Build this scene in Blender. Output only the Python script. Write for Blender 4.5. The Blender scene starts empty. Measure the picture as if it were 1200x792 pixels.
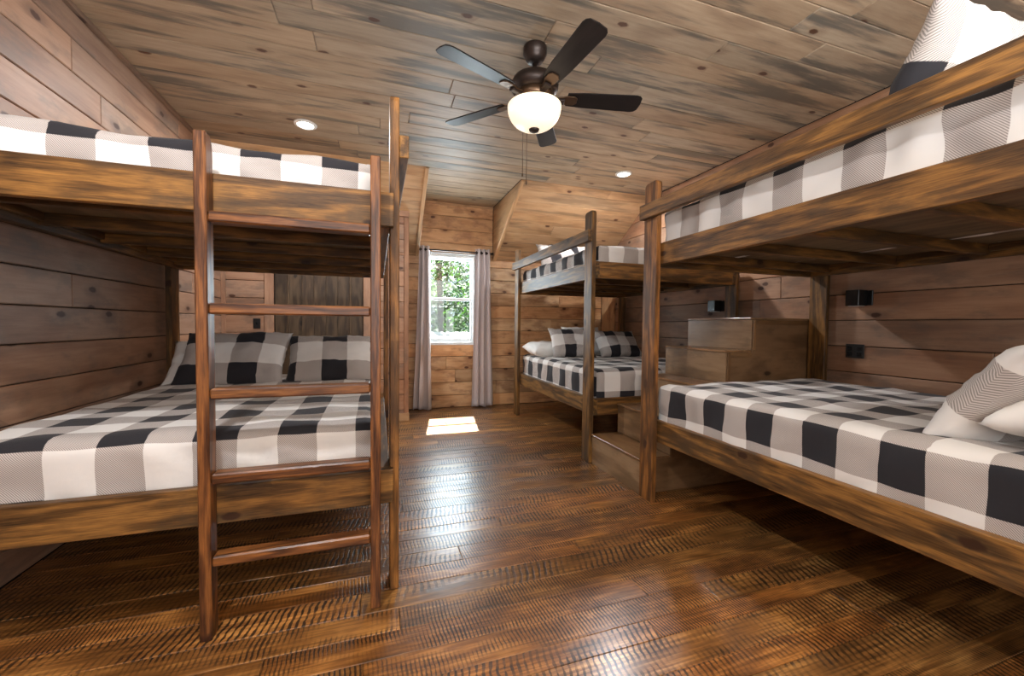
import bpy, bmesh, math, random
from math import pi, sin, cos, radians as R
from mathutils import Vector as V, Matrix, noise as NZ

random.seed(7)
S = bpy.context.scene
COL = S.collection

# ------------------------------------------------------------------ camera
def cam_matrix(yaw, pitch, roll, loc):
    f = V((sin(yaw)*cos(pitch), cos(yaw)*cos(pitch), -sin(pitch)))
    r = V((cos(yaw), -sin(yaw), 0)); u = r.cross(f)
    r2 = r*cos(roll) + u*sin(roll); u2 = -r*sin(roll) + u*cos(roll)
    m = Matrix((r2, u2, -f)).transposed().to_4x4()
    m.translation = V(loc)
    return m
cd = bpy.data.cameras.new('camera'); cam = bpy.data.objects.new('camera', cd); COL.objects.link(cam)
cd.sensor_width = 36; cd.lens = 472.656/1200*36; cd.clip_start = .02; cd.clip_end = 200
cam.matrix_world = cam_matrix(R(18.4005), R(1.8193), R(.6037), (0, 0, 1.2))
S.camera = cam

# ------------------------------------------------------------------ sky, sun, lights, exposure
def lin(r, g, b):
    def c(x):
        x /= 255
        return x/12.92 if x <= .04045 else ((x+.055)/1.055)**2.4
    return (c(r), c(g), c(b), 1)
world = bpy.data.worlds.new('sky'); S.world = world; world.use_nodes = True
bg = world.node_tree.nodes['Background']
bg.inputs[0].default_value = (.74, .88, 1, 1); bg.inputs[1].default_value = 1.6
def lamp(name, kind, energy, color, loc, **k):
    d = bpy.data.lights.new(name, kind); d.energy = energy; d.color = color
    o = bpy.data.objects.new(name, d); COL.objects.link(o); o.location = loc
    for a, v in k.items(): setattr(d, a, v)
    return o
def aim(o, d): o.rotation_euler = V(d).to_track_quat('-Z', 'Y').to_euler()
sun = lamp('sun', 'SUN', 100, (1, .97, .92), (0, 12, 12), angle=R(.6)); aim(sun, (-.145, -1, -1.43))
fill = lamp('rear_fill_light', 'AREA', 62, (.94, .98, 1), (.6, -1.5, 1.75), shape='RECTANGLE', size=3.6, size_y=1.8)  # added soft fill lamp behind the camera; the back wall has no window
aim(fill, (.1, 1, .05))
bounce = lamp('ceiling_bounce', 'AREA', 260, (.92, .97, 1), (.9, -.9, 1.75), shape='RECTANGLE', size=2.4, size_y=1.2); aim(bounce, (0, .05, 1))  # added unseen lamp aimed up, returns as soft fill off the ceiling
day = lamp('window_daylight', 'AREA', 68, (.80, .90, 1), (1.005, 5.96, 1.57), shape='RECTANGLE', size=.70, size_y=1.26)
aim(day, (0, -1, 0))
prt = lamp('window_portal', 'AREA', 1, (1, 1, 1), (1.005, 5.97, 1.57), shape='RECTANGLE', size=.72, size_y=1.3)
aim(prt, (0, -1, 0)); prt.data.cycles.is_portal = True
DOWNLIGHT_W, GLOBE_E = 42, .8
vs = S.view_settings
vs.view_transform = 'Standard'; vs.look = 'None'; vs.gamma = 1; vs.use_curve_mapping = False
vs.exposure = 0.08
S.cycles.use_denoising = True
S.cycles.max_bounces = 8; S.cycles.diffuse_bounces = 5; S.cycles.glossy_bounces = 4
S.cycles.sample_clamp_indirect = 6

# ------------------------------------------------------------------ node helpers
class G:
    """Small expression builder over one material's node tree."""
    def __init__(s, name):
        s.m = bpy.data.materials.new(name); s.m.use_nodes = True
        s.t = s.m.node_tree; s.n = s.t.nodes; s.L = s.t.links
        s.b = s.n['Principled BSDF']
    def put(s, sock, v):
        if isinstance(v, bpy.types.NodeSocket): s.L.new(v, sock)
        else: sock.default_value = v
    def node(s, typ, out=0, ins=None, **k):
        n = s.n.new(typ)
        for a, v in k.items(): setattr(n, a, v)
        for a, v in (ins or {}).items(): s.put(n.inputs[a], v)
        return n.outputs[out]
    def ma(s, op, a, b=0., c=0., clamp=False):
        n = s.n.new('ShaderNodeMath'); n.operation = op; n.use_clamp = clamp
        s.put(n.inputs[0], a); s.put(n.inputs[1], b); s.put(n.inputs[2], c)
        return n.outputs[0]
    def add(s, a, b): return s.ma('ADD', a, b)
    def mul(s, a, b): return s.ma('MULTIPLY', a, b)
    def vm(s, op, a, b):
        n = s.n.new('ShaderNodeVectorMath'); n.operation = op
        s.put(n.inputs[0], a); s.put(n.inputs[1], b)
        return n.outputs[0]
    def noise(s, vec, scale=1., detail=3., rough=.55, dist=0., dim='3D'):
        return s.node('ShaderNodeTexNoise', 0, {'Vector': vec, 'Scale': scale, 'Detail': detail, 'Roughness': rough, 'Distortion': dist}, noise_dimensions=dim)
    def step(s, v, a, b, lo=0., hi=1.):
        return s.node('ShaderNodeMapRange', 0, {'Value': v, 'From Min': a, 'From Max': b, 'To Min': lo, 'To Max': hi}, interpolation_type='SMOOTHSTEP')
    def mix(s, f, a, b, mode='MIX'):
        n = s.n.new('ShaderNodeMix'); n.data_type = 'RGBA'; n.blend_type = mode
        s.put(n.inputs[0], f); s.put(n.inputs[6], a); s.put(n.inputs[7], b)
        return n.outputs[2]
    def bump(s, h, strength=.3, dist=.002):
        o = s.node('ShaderNodeBump', 0, {'Height': h, 'Strength': strength, 'Distance': dist})
        s.L.new(o, s.b.inputs['Normal'])
    def out(s, col, rough=.5, spec=.5):
        s.put(s.b.inputs['Base Color'], col); s.put(s.b.inputs['Roughness'], rough)
        s.put(s.b.inputs['Specular IOR Level'], spec)
        return s.m
    def local(s):
        """object-space position shifted per object, so no two boards share their grain"""
        P = s.node('ShaderNodeTexCoord', 3)
        oi = s.n.new('ShaderNodeObjectInfo')
        r = oi.outputs['Random']
        sh = s.node('ShaderNodeCombineXYZ', 0, {0: s.mul(r, 37.), 1: s.mul(r, 91.), 2: s.mul(r, 13.)})
        return s.vm('ADD', P, sh), oi.outputs['Color'], r

def wood(name, dark, mid, light, rings=5., fine=.35, knots=.5, knot_col=(70, 42, 26), blotch=None, blotch_amt=0.,
         stain=None, stain_amt=0., rough=.5, spec=.4, bump=.25, ring_amt=.6, coat=0., grain=6.):
    g = G(name); P, tint, rnd = g.local()
    # knots: sparse points in the plane of the board
    kp = g.vm('MULTIPLY', P, (.55, 1., 1.))
    n = g.n.new('ShaderNodeTexVoronoi'); n.voronoi_dimensions = '2D'; n.feature = 'F1'
    g.put(n.inputs['Vector'], kp); n.inputs['Scale'].default_value = 4.2
    kd = g.ma('DIVIDE', n.outputs['Distance'], 4.2)
    sep = g.node('ShaderNodeSeparateColor', 0, {0: n.outputs['Color']})
    on = g.step(sep, 1-knots-.01, 1-knots+.01)
    wob = g.mul(g.add(g.noise(P, 40, 2), -.5), .012)
    kdw = g.add(kd, wob)
    core = g.mul(g.step(kdw, .022, .012), on)
    halo = g.mul(g.step(kdw, .075, .0), on)
    # growth rings
    base = g.noise(g.vm('MULTIPLY', P, (1.5, grain, grain)), 1., 3, .5)
    ph = g.add(g.mul(base, rings*6.283), g.mul(halo, 3.))
    ring = g.add(g.mul(g.ma('SINE', ph), .5), .5)
    fib = g.noise(g.vm('MULTIPLY', P, (11., 240., 240.)), 1., 3, .7)
    mid_n = g.noise(g.vm('MULTIPLY', P, (3.6, 48., 48.)), 1., 5, .7)
    f = g.add(g.mul(ring, ring_amt), g.add(g.mul(mid_n, 1-ring_amt), g.mul(g.add(fib, -.5), fine)))
    ramp = g.n.new('ShaderNodeValToRGB'); g.put(ramp.inputs[0], f)
    e = ramp.color_ramp.elements
    e[0].position = .12; e[0].color = lin(*dark); e[1].position = .92; e[1].color = lin(*light)
    m_ = e.new(.5); m_.color = lin(*mid)
    c = ramp.outputs[0]
    if blotch:
        b = g.step(g.noise(g.vm('MULTIPLY', P, (3.2, 7., 7.)), 1., 5, .65), .48, .66)
        c = g.mix(g.mul(b, blotch_amt), c, lin(*blotch))
        c = g.mix(g.mul(halo, blotch_amt*.8), c, lin(*blotch))
    if stain:
        st = g.noise(g.vm('MULTIPLY', P, (1.5, 15., 15.)), 1., 5, .64)
        wide = g.noise(g.vm('MULTIPLY', P, (.9, 4., 4.)), 1., 2, .5)
        b = g.step(g.add(g.mul(st, .6), g.mul(wide, .6)), .58, .72)
        c = g.mix(g.mul(b, stain_amt), c, lin(*stain))
    c = g.mix(g.mul(core, .92), c, lin(*knot_col))
    c = g.mix(1., c, tint, 'MULTIPLY')
    g.bump(g.add(f, g.mul(core, -.6)), bump, .0015)
    if coat:
        g.b.inputs['Coat Weight'].default_value = coat; g.b.inputs['Coat Roughness'].default_value = .2
    return g.out(c, g.add(rough, g.mul(g.add(fib, -.5), .15)), spec)

def plain(name, rgb, rough=.5, metal=0., spec=.5, emit=None, es=0.):
    g = G(name); P = g.node('ShaderNodeTexCoord', 3)
    n = g.noise(P, 30, 2)
    c = g.mix(g.mul(n, .12), lin(*rgb), (0, 0, 0, 1))
    g.b.inputs['Metallic'].default_value = metal
    if emit:
        g.b.inputs['Emission Color'].default_value = emit; g.b.inputs['Emission Strength'].default_value = es
    return g.out(c, g.add(rough, g.mul(n, .05)), spec)

def floor_wood():
    g = G('hand scraped floor wood'); P, tint, rnd = g.local()
    sx = g.node('ShaderNodeSeparateXYZ', 0, {0: P}); n = g.n[-1]
    X, Y = n.outputs[0], n.outputs[1]
    warp = g.noise(g.vm('MULTIPLY', P, (2.5, 9., 1.)), 1., 3)
    # saw chatter across the board, pitch differs board to board
    pitch = g.add(190., g.mul(rnd, 300.))
    skew = g.mul(g.add(rnd, -.5), 110.)
    ph = g.add(g.add(g.mul(X, pitch), g.mul(Y, skew)), g.mul(warp, 9.))
    saw = g.add(g.mul(g.ma('SINE', ph), .5), .5)
    patch = g.step(g.noise(g.vm('MULTIPLY', P, (2.2, 6., 1.)), 1., 3, .6), .34, .56)
    thr = g.noise(g.vm('MULTIPLY', P, (22., 22., 1.)), 1., 4, .7)
    line = g.mul(g.step(g.add(saw, g.mul(g.add(thr, -.5), 2.0)), .50, .80), patch)
    fib = g.noise(g.vm('MULTIPLY', P, (3., 90., 1.)), 1., 3, .6)
    big = g.noise(g.vm('MULTIPLY', P, (3.2, 9., 1.)), 1., 4, .65)
    base = g.add(g.mul(fib, .45), g.mul(big, .55))
    ramp = g.n.new('ShaderNodeValToRGB'); g.put(ramp.inputs[0], base); e = ramp.color_ramp.elements
    e[0].position = .32; e[0].color = lin(62, 38, 18); e[1].position = .68; e[1].color = lin(200, 142, 76)
    e.new(.5).color = lin(132, 86, 42)
    c = g.mix(g.mul(line, .93), ramp.outputs[0], lin(34, 21, 12))
    c = g.mix(1., c, tint, 'MULTIPLY')
    wav = g.noise(g.vm('MULTIPLY', P, (9., 14., 1.)), 1., 2)
    g.bump(g.add(g.add(g.mul(line, -.55), g.mul(wav, 1.6)), g.mul(fib, .2)), .42, .0035)
    g.b.inputs['Coat Weight'].default_value = .4; g.b.inputs['Coat Roughness'].default_value = .22
    return g.out(c, g.add(.32, g.mul(line, .15)), .5)

def check_fabric(name='buffalo check cotton'):
    """UVs are metres already divided by two check widths; dark bands fill the first half of each period"""
    g = G(name)
    uv = g.node('ShaderNodeTexCoord', 2)
    g.node('ShaderNodeSeparateXYZ', 0, {0: uv}); n = g.n[-1]
    u, v = n.outputs[0], n.outputs[1]
    def band(s):
        f = g.ma('FRACT', g.add(s, 100.))
        a = g.step(f, .492, .500, 1., 0.); b = g.step(f, .0, .008)
        return g.mul(a, b)
    a, b = band(u), band(v)
    both = g.mul(a, b); any_ = g.ma('MAXIMUM', a, b)
    hatch = g.step(g.ma('SINE', g.mul(g.add(u, v), 6.283*42)), -.4, .4)
    gcol = g.mix(hatch, lin(146, 139, 135), lin(202, 194, 188))
    c = g.mix(any_, lin(228, 225, 221), gcol)
    c = g.mix(both, c, lin(44, 43, 47))
    P = g.node('ShaderNodeTexCoord', 3)
    wv = g.noise(P, 900, 2); soft = g.noise(P, 24, 3)
    g.b.inputs['Sheen Weight'].default_value = .08
    g.bump(g.add(g.mul(wv, .15), g.mul(soft, .5)), .34, .008)
    return g.out(c, .85, .2)

def cloth(name, rgb):
    g = G(name); P = g.node('ShaderNodeTexCoord', 3)
    wv = g.noise(P, 700, 2); soft = g.noise(P, 14, 3)
    c = g.mix(g.mul(soft, .12), lin(*rgb), lin(*[x*.8 for x in rgb]))
    g.b.inputs['Sheen Weight'].default_value = .1
    g.bump(g.add(g.mul(wv, .2), g.mul(soft, .8)), .2, .006)
    return g.out(c, .85, .2)

def leaf_mat(name, a, b):
    g = G(name)
    r = g.node('ShaderNodeNewGeometry', 8)   # random per island
    c = g.mix(r, lin(*a), lin(*b))
    g.put(g.b.inputs['Base Color'], c); g.b.inputs['Roughness'].default_value = .5
    tr = g.n.new('ShaderNodeBsdfTranslucent'); g.L.new(c, tr.inputs[0])
    mx = g.n.new('ShaderNodeMixShader'); mx.inputs[0].default_value = .5
    out = g.n['Material Output']
    g.L.new(g.b.outputs[0], mx.inputs[1]); g.L.new(tr.outputs[0], mx.inputs[2]); g.L.new(mx.outputs[0], out.inputs[0])
    return g.m

M = {}
M['ceiling'] = wood('blue stained pine', (128, 106, 86), (156, 133, 109), (180, 159, 133), rings=2.5, fine=.25, knots=.30, knot_col=(74, 42, 26),
                    stain=(98, 90, 80), stain_amt=.95, rough=.5, spec=.3, ring_amt=.3, bump=.08)
M['wall'] = wood('weathered pine siding', (124, 94, 76), (152, 120, 98), (176, 146, 122), rings=2.2, fine=.3, knots=.42, knot_col=(66, 40, 28),
                 blotch=(112, 98, 88), blotch_amt=.6, rough=.5, spec=.4, ring_amt=.35, bump=.12)
M['honey'] = wood('honey pine siding', (160, 118, 80), (198, 154, 110), (216, 178, 136), rings=2.6, fine=.22, knots=.45, knot_col=(84, 46, 24),
                  blotch=(142, 100, 70), blotch_amt=.65, rough=.5, spec=.4, ring_amt=.4, bump=.12)
M['slope'] = wood('pale pine boards', (162, 124, 88), (196, 156, 114), (212, 176, 136), rings=2.5, fine=.22, knots=.35, knot_col=(84, 46, 26),
                  stain=(120, 98, 76), stain_amt=.6, rough=.5, ring_amt=.35, bump=.1)
M['bed'] = wood('stained bed lumber', (46, 30, 15), (108, 75, 38), (168, 119, 60), grain=11., rings=4., fine=.8, knots=.3, knot_col=(52, 30, 18),
                blotch=(74, 58, 40), blotch_amt=.6, rough=.5, spec=.35, ring_amt=.4, bump=.3)
M['ladder'] = wood('red brown ladder lumber', (42, 22, 12), (100, 60, 32), (154, 98, 50), grain=16., rings=5., fine=.9, knots=.14, knot_col=(50, 26, 16),
                   rough=.36, spec=.5, ring_amt=.42, bump=.3)
M['deck'] = wood('bunk plywood', (92, 74, 54), (116, 96, 72), (134, 114, 86), rings=3., fine=.3, knots=.08, blotch=(80, 64, 48), blotch_amt=.5, rough=.6, ring_amt=.5)
M['stair'] = wood('stained plywood', (106, 80, 54), (138, 108, 77), (158, 128, 96), rings=2.6, fine=.25, knots=.12, knot_col=(60, 40, 26),
                  blotch=(100, 78, 56), blotch_amt=.55, rough=.3, spec=.5, ring_amt=.5, bump=.1)
M['door'] = wood('dark knotty alder', (48, 36, 26), (76, 60, 44), (98, 80, 60), rings=4., fine=.5, knots=.3, knot_col=(30, 22, 16), rough=.45, ring_amt=.5)
M['floor'] = floor_wood()
M['seam'] = plain('dark board joint', (38, 26, 18), .9)
M['check'] = check_fabric()
M['white'] = cloth('white cotton', (238, 236, 232))
M['curtain'] = cloth('grey curtain cloth', (206, 197, 197))
M['bronze'] = plain('oil rubbed bronze', (58, 47, 42), .38, .6)
M['bronze_light'] = plain('brushed bronze', (96, 74, 56), .36, .8)
M['blade'] = wood('dark walnut fan blade', (20, 15, 14), (30, 23, 21), (42, 33, 30), rings=3., fine=.4, knots=.0, rough=.42, spec=.2, ring_amt=.4, bump=.08)
M['globe'] = plain('frosted light glass', (250, 236, 214), .3, emit=(1, .84, .62, 1), es=GLOBE_E)
M['lens'] = plain('lit lens', (255, 255, 250), .3, emit=(1, .97, .90, 1), es=18)
M['white_trim'] = plain('white enamel', (235, 233, 228), .4)
M['vinyl'] = plain('white vinyl', (232, 236, 238), .35)
M['black'] = plain('black plastic', (24, 23, 23), .35)
M['black_gloss'] = plain('black metal', (30, 30, 31), .22, .3)
M['rod'] = plain('dark rod metal', (52, 44, 40), .35, .7)
M['roof'] = plain('white roof metal', (220, 224, 226), .4)
M['bark'] = plain('bark', (70, 58, 46), .9)
M['leaf_a'] = leaf_mat('bright leaves', (24, 58, 18), (66, 104, 34))
M['leaf_b'] = leaf_mat('deep leaves', (14, 44, 18), (44, 82, 34))
M['ground'] = plain('grass ground', (70, 96, 44), .9)
g = G('window glass')
gl = g.n.new('ShaderNodeBsdfGlossy'); gl.inputs['Roughness'].default_value = .02
tp = g.n.new('ShaderNodeBsdfTransparent'); tp.inputs[0].default_value = (.95, .98, .97, 1)
mx = g.n.new('ShaderNodeMixShader'); mx.inputs[0].default_value = .06
g.L.new(tp.outputs[0], mx.inputs[1]); g.L.new(gl.outputs[0], mx.inputs[2]); g.L.new(mx.outputs[0], g.n['Material Output'].inputs[0])
M['glass'] = g.m
g = G('insect screen mesh')
tp = g.n.new('ShaderNodeBsdfTransparent'); df = g.n.new('ShaderNodeBsdfDiffuse'); df.inputs[0].default_value = lin(40, 42, 42)
mx = g.n.new('ShaderNodeMixShader'); mx.inputs[0].default_value = .22
g.L.new(tp.outputs[0], mx.inputs[1]); g.L.new(df.outputs[0], mx.inputs[2]); g.L.new(mx.outputs[0], g.n['Material Output'].inputs[0])
M['screen'] = g.m

# ------------------------------------------------------------------ object helpers
W = {}
def place(o, mat, parent=None):
    W[o.name] = mat.copy()
    if parent is not None:
        o.parent = parent
        o.matrix_basis = W[parent.name].inverted() @ mat
    else:
        o.matrix_basis = mat
def tag(o, label=None, cat=None, group=None, kind=None):
    if label: o['label'] = label
    if cat: o['category'] = cat
    if group: o['group'] = group
    if kind: o['kind'] = kind
    return o
def empty(name, loc, label, cat, group=None):
    o = bpy.data.objects.new(name, None); COL.objects.link(o); o.empty_display_size = .1
    place(o, Matrix.Translation(V(loc)))
    return tag(o, label, cat, group)
def obj(name, me, mat, matrix=None, parent=None, tint=None, smooth=False):
    if mat and not me.materials: me.materials.append(M[mat])
    o = bpy.data.objects.new(name, me); COL.objects.link(o)
    place(o, matrix or Matrix.Identity(4), parent)
    if tint is None: tint = 1.
    if isinstance(tint, (int, float)): tint = (tint, tint, tint)
    o.color = (*tint, 1)
    if smooth: me.polygons.foreach_set('use_smooth', [True]*len(me.polygons))
    return o
def mesh(name, vs_, fs):
    me = bpy.data.meshes.new(name); me.from_pydata([tuple(v) for v in vs_], [], fs); me.update(); return me
def frame(o, x, y):
    x = V(x).normalized(); y = V(y); y = (y - x*y.dot(x)).normalized(); z = x.cross(y)
    m = Matrix((x, y, z)).transposed().to_4x4(); m.translation = V(o); return m
_cache = {}
def box_mesh(L, w, t, b=.004):
    """chamfered box, 44 triangles"""
    key = (round(L, 4), round(w, 4), round(t, 4), b)
    if key in _cache: return _cache[key]
    h = (L/2, w/2, t/2); b = min(b, *(x*.45 for x in h))
    idx = {}; vs_ = []
    for sx in (-1, 1):
        for sy in (-1, 1):
            for sz in (-1, 1):
                s = (sx, sy, sz)
                for ax in range(3):
                    idx[s, ax] = len(vs_)
                    vs_.append(V([s[k]*(h[k] if k == ax else h[k]-b) for k in range(3)]))
    fs = []
    def face(ids):
        p = [vs_[i] for i in ids]; c = sum(p, V())/len(p)
        nrm = (p[1]-p[0]).cross(p[2]-p[0])
        fs.append(ids if nrm.dot(c) > 0 else ids[::-1])
    for ax in range(3):
        o1, o2 = [k for k in range(3) if k != ax]
        for sg in (-1, 1):
            ids = []
            for a, c in ((-1, -1), (1, -1), (1, 1), (-1, 1)):
                s = [0]*3; s[ax] = sg; s[o1] = a; s[o2] = c; ids.append(idx[tuple(s), ax])
            face(ids)
        for a in (-1, 1):
            for c in (-1, 1):
                s0 = [0]*3; s1 = [0]*3
                s0[o1] = s1[o1] = a; s0[o2] = s1[o2] = c; s0[ax] = -1; s1[ax] = 1
                s0, s1 = tuple(s0), tuple(s1)
                face([idx[s0, o1], idx[s1, o1], idx[s1, o2], idx[s0, o2]])
    for s in {k[0] for k in idx}:
        face([idx[s, 0], idx[s, 1], idx[s, 2]])
    me = mesh('board', vs_, fs); _cache[key] = me
    return me
def board(name, a, b, w, t, wdir, mat, parent=None, tint=None, bevel=.004):
    """board from a to b (centre line), w wide along wdir, t thick; grain along its length"""
    a, b = V(a), V(b)
    m = frame((a+b)/2, b-a, wdir)
    me = box_mesh((b-a).length, w, t, bevel)
    if me.materials and me.materials[0] != M[mat]:
        k = ('m', mat, me.name)
        if k not in _cache:
            _cache[k] = me.copy(); _cache[k].materials.clear()
        me = _cache[k]
    return obj(name, me, mat, m, parent, tint)
def aab(name, x0, x1, y0, y1, z0, z1, mat, parent=None, tint=None, bevel=.003, grain=None):
    """axis-aligned board: grain along the longest side, thinnest side is its thickness"""
    d = {'x': x1-x0, 'y': y1-y0, 'z': z1-z0}; c = V(((x0+x1)/2, (y0+y1)/2, (z0+z1)/2))
    o = sorted(d, key=d.get); L = grain or o[2]
    rest = [k for k in o if k != L]
    ax = {'x': V((1, 0, 0)), 'y': V((0, 1, 0)), 'z': V((0, 0, 1))}
    return board(name, c-ax[L]*d[L]/2, c+ax[L]*d[L]/2, d[rest[1]], d[rest[0]], ax[rest[1]], mat, parent, tint, bevel)
def prism(name, pts, t, m, mat, parent=None, tint=None, bevel=.003):
    """polygon in local XY (m's frame), extruded t along local Z from -t/2"""
    bm = bmesh.new()
    a = [bm.verts.new((x, y, -t/2)) for x, y in pts]; b = [bm.verts.new((x, y, t/2)) for x, y in pts]
    bm.faces.new(a[::-1]); bm.faces.new(b); n = len(pts)
    for i in range(n): bm.faces.new((a[i], a[(i+1) % n], b[(i+1) % n], b[i]))
    bmesh.ops.recalc_face_normals(bm, faces=bm.faces)
    if bevel:
        bmesh.ops.bevel(bm, geom=[e for e in bm.edges if e.calc_face_angle(0) > .6], offset=bevel, segments=1, affect='EDGES')
    me = bpy.data.meshes.new(name); bm.to_mesh(me); bm.free()
    return obj(name, me, mat, m, parent, tint)
def lathe(name, prof, mat, loc, parent=None, seg=40, axis=None, smooth=True):
    """profile [(r, z)] spun about z"""
    vs_, fs = [], []
    n = len(prof)
    for i in range(seg):
        a = 2*pi*i/seg
        for r, z in prof: vs_.append((r*cos(a), r*sin(a), z))
    for i in range(seg):
        j = (i+1) % seg
        for k in range(n-1):
            fs.append((i*n+k, j*n+k, j*n+k+1, i*n+k+1))
    bm = bmesh.new(); me = mesh(name, vs_, fs); bm.from_mesh(me)
    bmesh.ops.remove_doubles(bm, verts=bm.verts, dist=1e-5)
    bmesh.ops.recalc_face_normals(bm, faces=bm.faces)
    bm.to_mesh(me); bm.free()
    m = Matrix.Translation(V(loc))
    if axis is not None: m = m @ axis
    o = obj(name, me, mat, m, parent, smooth=smooth)
    return o
def tube(name, pts, r, mat, parent=None, seg=8, closed=False):
    vs_, fs = [], []; n = len(pts); pts = [V(p) for p in pts]
    for i, p in enumerate(pts):
        d = (pts[min(i+1, n-1)]-pts[max(i-1, 0)]).normalized()
        s = d.orthogonal().normalized(); u = d.cross(s)
        for k in range(seg):
            a = 2*pi*k/seg; vs_.append(p+(s*cos(a)+u*sin(a))*r)
    for i in range(n-1):
        for k in range(seg):
            l = (k+1) % seg
            fs.append((i*seg+k, i*seg+l, (i+1)*seg+l, (i+1)*seg+k))
    fs.append(list(range(seg))[::-1]); fs.append([(n-1)*seg+k for k in range(seg)])
    return obj(name, mesh(name, vs_, fs), mat, None, parent, smooth=True)
def vary(base=(1, 1, 1), amt=.12, hue=.04):
    v = 1 + random.uniform(-amt, amt); h = random.uniform(-hue, hue)
    return (base[0]*v*(1+h), base[1]*v, base[2]*v*(1-h))

def cut_rows(u0, u1, v0, v1, w, holes=(), start=0., lens=(1.6, 3.2)):
    """rows of boards in a rectangle with rectangular holes -> [(ua, ub, va, vb)]"""
    out = []; v = v0 - start
    while v < v1 - 1e-6:
        a, b = max(v, v0), min(v+w, v1)
        cuts = sorted({a, b, *[h for H in holes for h in H[2:] if a+.012 < h < b-.012]})
        for va, vb in zip(cuts, cuts[1:]):
            if vb - va < .012: continue
            mid = (va+vb)/2; segs = [(u0, u1)]
            for H in holes:
                if H[2] < mid < H[3]:
                    ns = []
                    for s in segs:
                        if H[0] > s[0]: ns.append((s[0], min(s[1], H[0])))
                        if H[1] < s[1]: ns.append((max(s[0], H[1]), s[1]))
                    segs = [s for s in ns if s[1]-s[0] > .02]
            for s in segs:
                x = s[0]
                first = True
                while x < s[1]-1e-6:
                    L = random.uniform(*lens)*(random.uniform(.4, 1) if first else 1); first = False
                    e = x+L
                    if s[1]-e < .45: e = s[1]
                    out.append((x, e, va, vb)); x = e
        v += w
    return out
def planks(parent, O, U, Vd, N, rows, t, mat, gap=.004, base=(1, 1, 1), amt=.1, hue=.05, bevel=.005, name='plank', endgap=.0012, lift=.0):
    O, U, Vd, N = V(O), V(U), V(Vd), V(N)
    for ua, ub, va, vb in rows:
        a = O + U*(ua+endgap) + Vd*((va+vb)/2) + N*(t/2+random.uniform(-lift, lift)); b = a + U*(ub-ua-2*endgap)
        board(name, a, b, vb-va-gap, t, Vd, mat, parent, vary(base, amt, hue), bevel)

# ================================================================== ROOM SHELL
XL, XR, YW, YB, ZC, YS, ZK = -1.60, 3.46, 5.80, -1.9, 2.93, 4.57, 2.15
XA0, XA1, YP, XP = .53, 1.615, 5.13, .36          # dormer alcove, partition plane, partition end
def slab(name, x0, x1, y0, y1, z0, z1, mat='seam', kind='structure'):
    o = aab(name, x0, x1, y0, y1, z0, z1, mat, bevel=.0)
    tag(o, kind=kind); return o

floor = slab('floor', XL-.1, XR+.1, YB-.1, YW+.1, -.12, -.018)
rows = []
v = YB
while v < YW:
    w = random.choice((.095, .115, .127, .127, .14))
    if YW - v - w < .05: w = YW - v
    rows += cut_rows(0, XR-XL, v, v+w, w, lens=(1.3, 2.9)); v += w
for r in rows:
    planks(floor, (XL, 0, -.018), (1, 0, 0), (0, 1, 0), (0, 0, 1), [r], .018, 'floor', gap=.0016, amt=.22, hue=.08, bevel=.0018, lift=.0006, endgap=.0006)

ceiling = slab('ceiling', XL-.1, XR+.1, YB-.1, YW+.1, ZC+.02, ZC+.12)
planks(ceiling, (XL, YB, ZC+.02), (1, 0, 0), (0, 1, 0), (0, 0, -1),
       cut_rows(0, XR-XL, 0, YS-YB, .186, start=.04, lens=(1.5, 3.4)), .02, 'ceiling', gap=.003, amt=.13, hue=.06, bevel=.004)
planks(ceiling, (XA0, YS, ZC+.02), (1, 0, 0), (0, 1, 0), (0, 0, -1),
       cut_rows(0, XA1-XA0, 0, YW-YS, .186, lens=(1.5, 2.4)), .02, 'ceiling', gap=.003, amt=.1, hue=.05, bevel=.004)

wl = slab('wall_left', XL-.12, XL-.02, YB-.1, YW+.1, -.1, ZC+.1)
planks(wl, (XL-.02, YB, 0), (0, 1, 0), (0, 0, 1), (1, 0, 0),
       cut_rows(0, YP-YB, 0, ZC, .186, start=.03, lens=(1.2, 3.0)), .02, 'wall', gap=.005, amt=.14, hue=.09, bevel=.009, base=(1, .98, .98))
planks(wl, (XL-.02, YP+.12, 0), (0, 1, 0), (0, 0, 1), (1, 0, 0), cut_rows(0, YW-YP-.12, 0, 2.1, .186, start=.03), .02, 'wall', gap=.003, bevel=.008)
wr = slab('wall_right', XR+.02, XR+.12, YB-.1, YW+.1, -.1, ZC+.1)
planks(wr, (XR+.02, YB, 0), (0, 1, 0), (0, 0, 1), (-1, 0, 0),
       cut_rows(0, YW-YB, 0, ZC, .2, start=.135, lens=(1.2, 3.0)), .02, 'wall', gap=.005, amt=.14, hue=.09, bevel=.009, base=(1.0, .93, .86))
tw = slab('wall_back', XL-.1, XR+.1, YB-.12, YB-.02, -.1, ZC+.1)
planks(tw, (XL, YB-.02, 0), (1, 0, 0), (0, 0, 1), (0, 1, 0), cut_rows(0, XR-XL, 0, ZC, .2, lens=(2, 3.4)), .02, 'wall', gap=.003, bevel=.008)

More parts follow.
